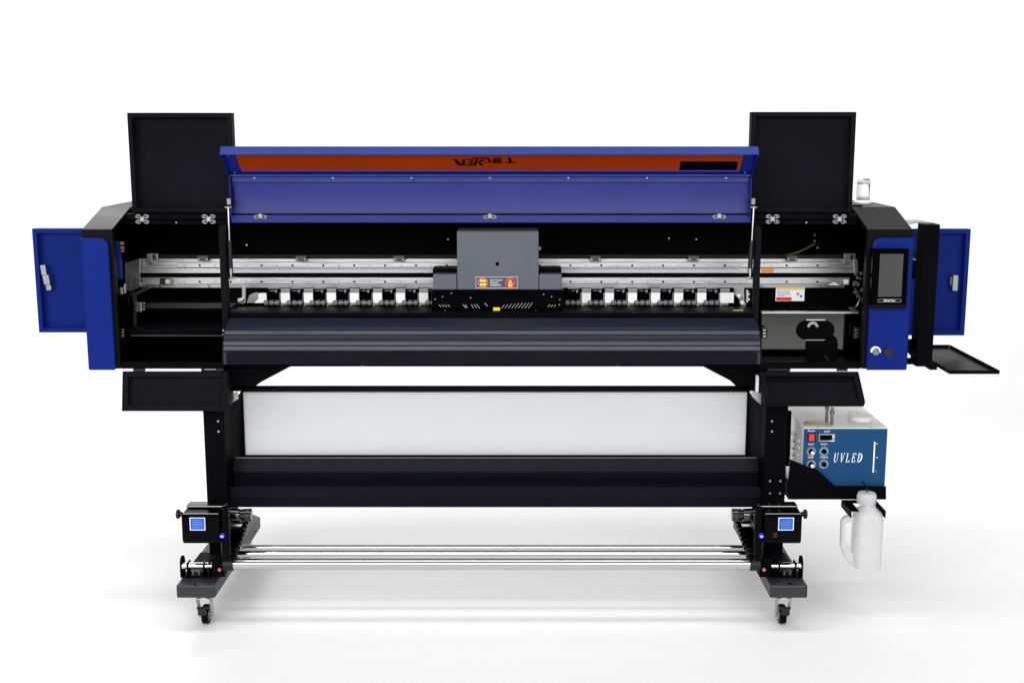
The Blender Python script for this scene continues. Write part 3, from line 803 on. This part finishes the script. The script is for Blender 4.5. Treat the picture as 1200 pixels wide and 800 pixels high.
# take-up motors
def motor(s):
    def m(u): return u if s == 'L' else 1152.5-u+ (0)
    def bx(b, u0, v0, u1, v1, y, d):
        a, c = sorted((m(u0), m(u1))); return b.box(a, v0, c, v1, y, d)
    ym = -.13
    b = MB()
    zm0, zm1 = Z(637,ym), Z(602,ym)
    pts_ = [(ym+.004,zm0),(ym-.003,zm0+.012),(ym-.003,zm1-.006),(ym+.008,zm1),(ym+.09,zm1+.001),(ym+.12,zm1+.001),(ym+.12,zm0)]
    xs = sorted((X(m(212.5),610,ym), X(m(257),610,ym)))
    mo = b.profile(pts_, xs[0], xs[1]).build('take_up_motor', 'gloss', PR, .006)
    b = MB(); a, c = sorted((X(m(216),590,ym+.05), X(m(262),590,ym+.05)))
    b.wbox(a, c, ym+.065, ym+.118, zm1+.0015, Z(587,ym+.118)); b.build('motor_cap', 'shine', mo, .004)
    b = MB(); bx(b, 213.5,601.2,256,602.8,ym-.0065,.01); b.build('trim_rib', 'shine', mo, .002)
    lb = bx(MB(),222.3,606.2,240.4,621,ym-.0055,.001).build('motor_label', 'wprint', mo, 0)
    bx(MB(),223.2,607,239.5,620.2,ym-.0062,.0005).build('label_field', 'sblue', lb, 0) if False else None
    lf = bx(MB(),223.2,607,239.5,620.2,ym-.0065,.0008).build('label_field', 'sblue', mo, 0)
    b = MB()
    for i,(l) in enumerate((7,11,13,12,10)): bx(b,225.5,609+2.0*i,225.5+l,609.7+2.0*i,ym-.0069,.0003)
    b.build('label_lettering', mat('pale_blue_print',(.08,.22,.62),.5), mo, 0)
    # side knob
    sg = -1 if s == 'L' else 1
    p = P(m(210),602,ym+.06)
    MB().cyl(p+Vector((-sg*.012,0,0)), p+Vector((-sg*.002,0,0)), .009, 10).cyl(p+Vector((-sg*.002,0,0)), p+Vector((sg*.009,0,0)), .0165, 12).build('clamp_knob', 'rubber', mo, .003)
    # vertical arm
    q = P(m(260.5),625,-.145)
    MB().cyl((q.x,-.105,Z(655,-.105)), (q.x,-.105,Z(594,-.105)), .016, 24).build('support_arm', 'gloss', mo, .003)
    b = MB().ycyl(m(260),628.2,-.135,.0088,.02,18); bd_ = b.build('round_badge', 'dblue', mo, .001)
    MB().box(m(260)-1.7,627.7,m(260)+1.7,628.8,-.1358,.0006).build('badge_mark', 'wprint', mo, 0)
    if s == 'R': bx(MB(),241.5,624,246.5,629.5,ym-.006,.006).build('rocker_switch', 'rubber', mo, .001)
    # spindle
    ys = -.02
    a = P(m(266),603,ys); 
    def px(u): return Vector((X(m(u),603,ys),ys,a.z))
    b = MB().cyl(px(264),px(271),.028,28).cyl(px(271),px(282),.024,28,.0225).cyl(px(282),px(288),.018,24).cyl(px(288),px(295),.0215,24,.019)
    sp = b.build('spindle', 'shine', mo, .002)
    b = MB()
    for k in range(8):
        t = k*math.pi/4+.3; o = Vector((0,math.cos(t),math.sin(t)))
        b.cyl(px(283)+o*.0185, px(294.5)+o*.0195, .004, 8)
    b.build('spindle_rib', 'rubber', sp, 0)
    MB().wbox(min(px(272).x,px(284).x), max(px(272).x,px(284).x), ys-.03, ys-.01, a.z-.034, a.z-.026).build('spindle_key', 'zinc', sp, .001)
    # cable chain running back along the foot
    b = MB(); pa = P(m(266.5),657,-.075); pb_ = P(m(281.5),612.5,.05); dv = pb_-pa
    ax = dv.normalized(); rx = Vector((1,0,0)); rz = rx.cross(ax).normalized()
    for k in range(9):
        c = pa+dv*((k+.5)/9)
        mt = Matrix(((rx.x,ax.x,rz.x,c.x),(rx.y,ax.y,rz.y,c.y),(rx.z,ax.z,rz.z,c.z),(0,0,0,1)))
        for w in (-.022,.022): b.wbox(w-.004,w+.004,-.0135,.0135,-.011,.011,mt)
        b.wbox(-.0175,.0175,-.006,.004,-.007,.009,mt)
        b.cyl(mt @ Vector((-.030,.010,0)), mt @ Vector((.030,.010,0)), .005, 10)
    b.build('cable_chain', 'gloss', mo, .0012)
    # bar clamp block on the foot
    x = sorted((X(m(248.5),668,-.07), X(m(263),668,-.07)))
    cb = MB().wbox(x[0],x[1],-.075,-.02,zt_+.0005,Z(655,-.075)).build('bar_clamp', 'black', PR, .004)
    p = P(m(257),667.5,-.081); MB().cyl(p, p+Vector((0,.006,0)), .0062, 14).build('clamp_button', 'rosy', cb, .001)
    p = P(m(262),660.3,-.062); p2 = P(m(274.5),660.3,-.062)
    MB().cyl(p, p2, .0245, 24).build('bar_socket', 'rubber', cb, .003)
    # slide carriage with polished shaft
    b = MB(); ysl = -.055
    for uu, vt in ((214.2,650.5),(247,655)):
        xx = X(m(uu),665,ysl); zb2, zt2 = zt_+.0005, Z(vt,ysl)
        b.profile([(ysl-.025,zb2),(ysl-.025,zt2-.022),(ysl-.016,zt2-.005),(ysl,zt2),(ysl+.016,zt2-.005),(ysl+.025,zt2-.022),(ysl+.025,zb2)], xx-.0035, xx+.0035)
    xx0, xx1 = sorted((X(m(214.2),665,ysl), X(m(247),665,ysl)))
    b.wbox(xx0,xx1,ysl-.024,ysl+.024,zt_+.0006,zt_+.006)
    cb2 = b.build('slide_bracket', 'black', PR, .0012)
    p, p2 = P(m(213),662.6,ysl-.012), P(m(249),662.6,ysl-.012)
    MB().cyl(p, p2, .0125, 20).build('slide_shaft', 'chrome', cb2, 0)
    for uu in (222,241):
        xx = X(m(uu),665,ysl); MB().wbox(xx-.003,xx+.003,ysl-.028,ysl+.01,zt_+.0065,Z(656.5,ysl)).build('shaft_support', 'gloss', cb2, .001)
    for uu in (226.5,233.5):
        p = P(m(uu),670.5,ysl-.01); MB().cyl((p.x,p.y,zt_+.0065),(p.x,p.y,p.z+.006),.006,12).build('adjuster', 'alug', cb2, .001)
    # flat plate under motor
    a1, a2 = sorted((X(m(225),645,-.02), X(m(258),645,-.02)))
    MB().wbox(a1,a2,-.05,.09,zt_+.03,zt_+.036).build('base_plate', 'panel', cb2, .001)
motor('L'); motor('R')

# shelf for the chiller ----------------------------------------------------------
ysf = .11
zs = Z(571.5,ysf)
xs0, xs1 = X(927.5,575,ysf), X(1038.5,575,ysf)
b = MB().wbox(X(924.3,575,ysf)+.0, xs1, ysf, .50, Z(585,ysf), Z(585,ysf)+.003)
shf = b.build('equipment_shelf', 'black', PR, .001)
MB().prism([(926,538),(948,547),(957,549.5),(978,569),(1038.5,569.5),(1038.5,584.8),(929,584.8),(922.5,576)], ysf-.003, .0028).build('shelf_apron', 'black', shf, .0008)
b = MB()
for (u0,u1) in ((985.5,988),(1024.5,1027)):
    xx = X(u0,585,ysf)
    b.wbox(xx,xx+.004,-.025,ysf-.0035,Z(585,ysf)-.026,Z(585,ysf)+.0)
zf_ = Z(585,ysf)
b.wbox(X(985.5,585,ysf)+.0045, X(1024.5,585,ysf)-.0005, .075, ysf-.0035, zf_-.004, zf_)
b.wbox(X(985.5,585,ysf)+.0045, X(995.5,585,ysf), -.022, .0745, zf_-.004, zf_)
b.wbox(X(1019.5,585,ysf), X(1024.5,585,ysf)-.0005, -.022, .0745, zf_-.004, zf_)
b.build('jug_fork', 'black', shf, .0008)

# ================================================================== CHILLER
yq = .125
cx0, cx1 = X(942,501,yq), X(1040.5,501,yq); cz1 = Z(501.3,yq); cz0 = Z(585,ysf)+.0035
cdp = .36
CH = thing('water_chiller', 'small white box chiller with blue control face and red switch on the shelf', 'chiller', ((cx0+cx1)/2, yq+cdp/2, cz0))
ch = MB().wbox(cx0,cx1,yq+.002,yq+cdp,cz0,cz1).build('housing', 'offw', CH, .002)
fc = MB().wbox(cx0+.0008,cx1-.0008,yq,yq+.0018,cz0+.002,cz1-.003).build('control_face', 'cblue', CH, 0)
b = MB()
for r in range(5):
    for c in range(4):
        y_ = yq+.05+c*.045; z_ = cz1-.06-r*.027-(c%2)*.008
        b.poly3([Vector((cx0-.0005,y_,z_-.006)),Vector((cx0-.0005,y_+.028,z_-.006)),Vector((cx0-.0005,y_+.028,z_+.006)),Vector((cx0-.0005,y_,z_+.006))], Vector((-.006,0,-.003)))
b.each('side_louvre', 'offw', CH, .002)
# top: labels, cap, fittings
def T(u, v, h=0): return PZ(u, v, cz1+h)
def tpoly(uv, name, m, h=.0006): return MB().poly3([T(u,v,.0002) for u,v in uv], Vector((0,0,h))).build(name, m, CH, 0)
tpoly([(941,494),(975.5,497.5),(974,500),(942.5,500)], 'caution_label', 'pyellow'); tpoly([(945,492),(960,492),(976,497.2),(941.5,497.2)], 'caution_label', 'pyellow')
tpoly([(993,481.5),(1007,481.5),(1009,484.5),(994,484.5)], 'caution_label', 'pyellow')
q = T(1009,492)
cp = MB().lathe(Vector((q.x,q.y+.01,cz1)), [(.044,.0004),(.046,.004),(.046,.014),(.043,.018)]).build('filler_cap', 'offw', CH, 0)
for u, v, hh in ((970.8,497,.075),(977,499.5,.062)):
    q = T(u,v); c = Vector((q.x,min(q.y+.03,yq+.1),cz1))
    ft = MB().lathe(c, [(.0055,.0003),(.0055,hh-.025),(.0085,hh-.024),(.0085,hh-.008),(.005,hh-.007),(.005,hh+.004)], 14).build('hose_fitting', 'alug', CH, 0)
for u in (959.3,1022):
    q = P(u,500.2,yq); MB().cyl((q.x,yq+.012,cz1),(q.x,yq+.012,cz1+.003),.003,8).build('lid_screw', 'alud' if u > 1000 else 'red', CH, 0)
yk = yq-.001
sw = MB().box(946.3,507,956,518,yk-.002,.0028).build('power_switch', 'rubber', CH, .001)
MB().box(948.2,508.6,954.3,516.6,yk-.006,.0038).build('rocker', 'red', sw, .001)
dp = MB().box(959.6,508.3,978.6,517.2,yk-.001,.0018).build('readout_display', 'alud', CH, .001)
MB().box(961,509.8,975.2,515.8,yk-.0025,.0013).build('readout_window', 'ink', dp, 0)
b = MB().box(975.8,510.2,977.6,512.2,yk-.0022,.001).box(972,516,978,516.8,yk-.0022,.001); b.build('readout_mark', 'wprint', dp, 0)
def dial(u, v, knob):
    p = P(u,v,yk)
    b = MB()
    for k in range(16):
        a = 2*math.pi*k/16; o = Vector((math.cos(a),0,math.sin(a)))
        b.seg(p+o*.0125, p+o*.0175, .0016, (0,-1,0), .0005)
    rg = MB().ring(p, .0102, .0118, -.0008, 20)
    k_ = MB().cyl(p+Vector((0,-.012,0)), p, .0095 if knob else .0075, 20).build('control_knob' if knob else 'hose_port', 'ink', CH, .0006)
    rg.build('dial_ring', 'alud', k_, 0)
    b.build('dial_ticks', 'wprint', k_, 0)
    if knob: MB().cyl(p+Vector((.0012,-.017,-.0012)), p+Vector((.0012,-.0122,-.0012)), .0066, 18).build('knob_cap', 'white', k_, .001)
for u,v,k in ((950.8,528.8,1),(950.6,544.2,1),(965.6,528.6,0),(965.4,543.6,0)): dial(u,v,k)
for tx,u,v in (('Power',951,504.6),('HOT',969.3,505.6),('OUT',950.6,520.4),('VCC+',965.8,520.4),('LINE',950,535.6),('CHAN',965.5,535.6)):
    text(tx, 'face_lettering', 'wprint', CH, P(u,v,yk-.0002), .0105)
# gauge
b = MB().box(1023.4,517.5,1025,553.5,yk-.0012,.002); b.build('level_gauge', 'wprint', CH, .0003)
for tx,u,v in (('H',1028,520),('M',1027.6,536),('L',1026.6,551.5)): text(tx, 'gauge_lettering', 'wprint', CH, P(u,v,yk-.0002), .008)
# UVLED lettering in slanted serif strokes (unit: height 1)
b = MB(); o = P(976.2,541.3,yk); hgt = P(976,530.6,yk).z-o.z; wd = (P(1013,541,yk).x-o.x)/5.25
def L(x, y): return Vector((o.x+(x*.80+y*.22)*wd, yk, o.z+y*hgt))
def sg(x0,y0,x1,y1,w): b.seg(L(x0,y0), L(x1,y1), w*hgt, (0,-1,0), .0007)
def serif(x, y): sg(x-.14,y,x+.16,y,.05)
th, tn = .09, .042
def U(x):
    sg(x,.97,x,.25,th); sg(x,.3,x+.1,.08,th); sg(x+.08,.08,x+.32,.03,.1); sg(x+.3,.03,x+.56,.22,tn); sg(x+.57,.2,x+.57,.97,tn); serif(x,.97); serif(x+.57,.97)
def V(x):
    sg(x,.97,x+.3,.0,th); sg(x+.3,.02,x+.64,.97,tn); serif(x,.97); serif(x+.64,.97)
def Lt(x):
    sg(x,.97,x,.03,th); serif(x,.97); sg(x-.13,.03,x+.52,.03,.07); sg(x+.52,.02,x+.56,.24,.07)
def E(x):
    Lt(x); sg(x-.13,.97,x+.54,.97,.07); sg(x+.53,.98,x+.53,.77,.07); sg(x,.51,x+.34,.51,.06); sg(x+.34,.4,x+.34,.62,.06)
def D(x):
    sg(x,.97,x,.03,th); sg(x-.13,.97,x+.2,.97,.06); sg(x-.13,.03,x+.2,.03,.06)
    pr = None
    for i in range(9):
        a = R(90-180*i/8); q = (x+.2+.42*math.cos(a), .5+.47*math.sin(a))
        if pr: sg(*pr, *q, .06+.09*math.sin(math.pi*(i-.5)/8))
        pr = q
x = .15
for fn, w in ((U,1.28),(V,1.33),(Lt,1.18),(E,1.2),(D,1)): fn(x); x += w
b.build('face_lettering', 'wprint', CH, 0)

# ================================================================== JUG
yj = .036
jc = P(1012,660,yj); zj0 = Z(663,yj); zj1 = Z(598,yj)
JUG = thing('plastic_jug', 'translucent white plastic jug with side handle hanging from the fork under the chiller', 'jug', (jc.x,yj,zj0))
jx0, jx1 = X(1000.5,630,yj), X(1031,630,yj); jm = (jx0+jx1)/2; hw = (jx1-jx0)/2
bm = bmesh.new(); rowsJ = []
def rrect(z, w, d, rr, cx=jm, n=5):
    q = []
    for (sx, sy, a0) in ((1,1,0),(-1,1,90),(-1,-1,180),(1,-1,270)):
        for i in range(n+1):
            a = R(a0+90*i/n); q.append(bm.verts.new((cx+sx*(w-rr)+rr*math.cos(a), yj+sy*(d-rr)+rr*math.sin(a), z)))
    return q
zn0, zn1 = Z(592,yj), Z(583,yj)
levels = [(zj0,hw*.9,.05,.03),(zj0+.012,hw,.055,.028),(Z(640,yj),hw,.055,.026),(Z(604,yj),hw,.055,.026),(Z(600.5,yj),hw*.97,.053,.026),(Z(598,yj),hw*.88,.048,.026),(Z(596,yj),hw*.74,.040,.025),(Z(594.5,yj),hw*.56,.030,.024),(zn0,.025,.025,.0245),(zn1,.025,.025,.0245)]
for l in levels: rowsJ.append(rrect(*l))
for A, B in zip(rowsJ, rowsJ[1:]):
    n = len(A)
    for i in range(n):
        f = bm.faces.new([A[i], A[(i+1)%n], B[(i+1)%n], B[i]]); f.smooth = True
bm.faces.new(rowsJ[0][::-1]); bm.faces.new(rowsJ[-1])
b = MB(); b.bm.free(); b.bm = bm; b.build('jug_body', 'jug', JUG, .002)
hp = [(1001.5,606),(996,604.5),(989.5,607),(986.6,612),(985.8,640),(989,650),(995,660),(1001,664)]
hi = [(1001.5,650),(998,646),(992.5,637),(990.3,634),(990.3,614.5),(993,612),(1001.5,612)]
MB().prism(hp+hi, yj-.016, .03).build('handle', 'jug', JUG, .006)
cz = Z(590,yj)
k = MB().lathe(Vector((jm-.008,yj,0)), [(.031,Z(589.5,yj)),(.033,Z(588.5,yj)),(.033,Z(579,yj)),(.030,Z(577,yj)),(.012,Z(576.5,yj))], 32).build('cap', 'jug', JUG, 0)
b = MB()
for i in range(24):
    a = 2*math.pi*i/24; c = Vector((jm-.008+.033*math.cos(a), yj+.033*math.sin(a), 0))
    b.cyl(c+Vector((0,0,Z(588,yj))), c+Vector((0,0,Z(579.5,yj))), .0014, 6)
b.build('cap_rib', 'jug', k, 0)
MB().tube([Vector((jm-.008,yj,Z(578,yj))),Vector((jm-.006,yj,Z(575,yj))),Vector((jm-.002,yj+.02,Z(572,yj))),Vector((jm,yj+.12,Z(573,yj)))], .0028, 8).build('drain_tube', 'rubber', JUG, 0)

# ------------------------------------------------------------------ lights
w = bpy.data.worlds.new('World'); S.world = w; w.use_nodes = True
w.node_tree.nodes['Background'].inputs[0].default_value = (1,1,1,1); w.node_tree.nodes['Background'].inputs[1].default_value = .30
def area(name, loc, to, sx, sy, power, col=(1,1,1)):
    l = bpy.data.lights.new(name, 'AREA'); l.shape = 'RECTANGLE'; l.size = sx; l.size_y = sy; l.energy = power; l.color = col
    o = bpy.data.objects.new(name, l); COL.objects.link(o); o.location = loc
    o.rotation_euler = (Vector(to)-Vector(loc)).to_track_quat('-Z','Y').to_euler(); return o
area('overhead_softbox', (0,-.7,5.0), (0,.2,0), 6, 1.0, 118)
area('backdrop_light', (.6,2.4,5.5), (.6,5.6,2.6), 11, 1.5, 215)
area('front_softbox', (-.3,-6.6,3.3), (0,0,1.25), 10, 2.2, 545)
area('left_softbox', (-4.6,-4.6,3.0), (0,0,1.1), 2.0, 3, 45)
area('left_rear_light', (-2.9,3.6,4.1), (-1.3,.2,1.4), 1.6, 1.6, 60)

S.render.engine = 'CYCLES'
S.cycles.max_bounces = 10
S.view_settings.view_transform = 'Standard'; S.view_settings.look = 'None'; S.view_settings.exposure = 0; S.view_settings.gamma = 1
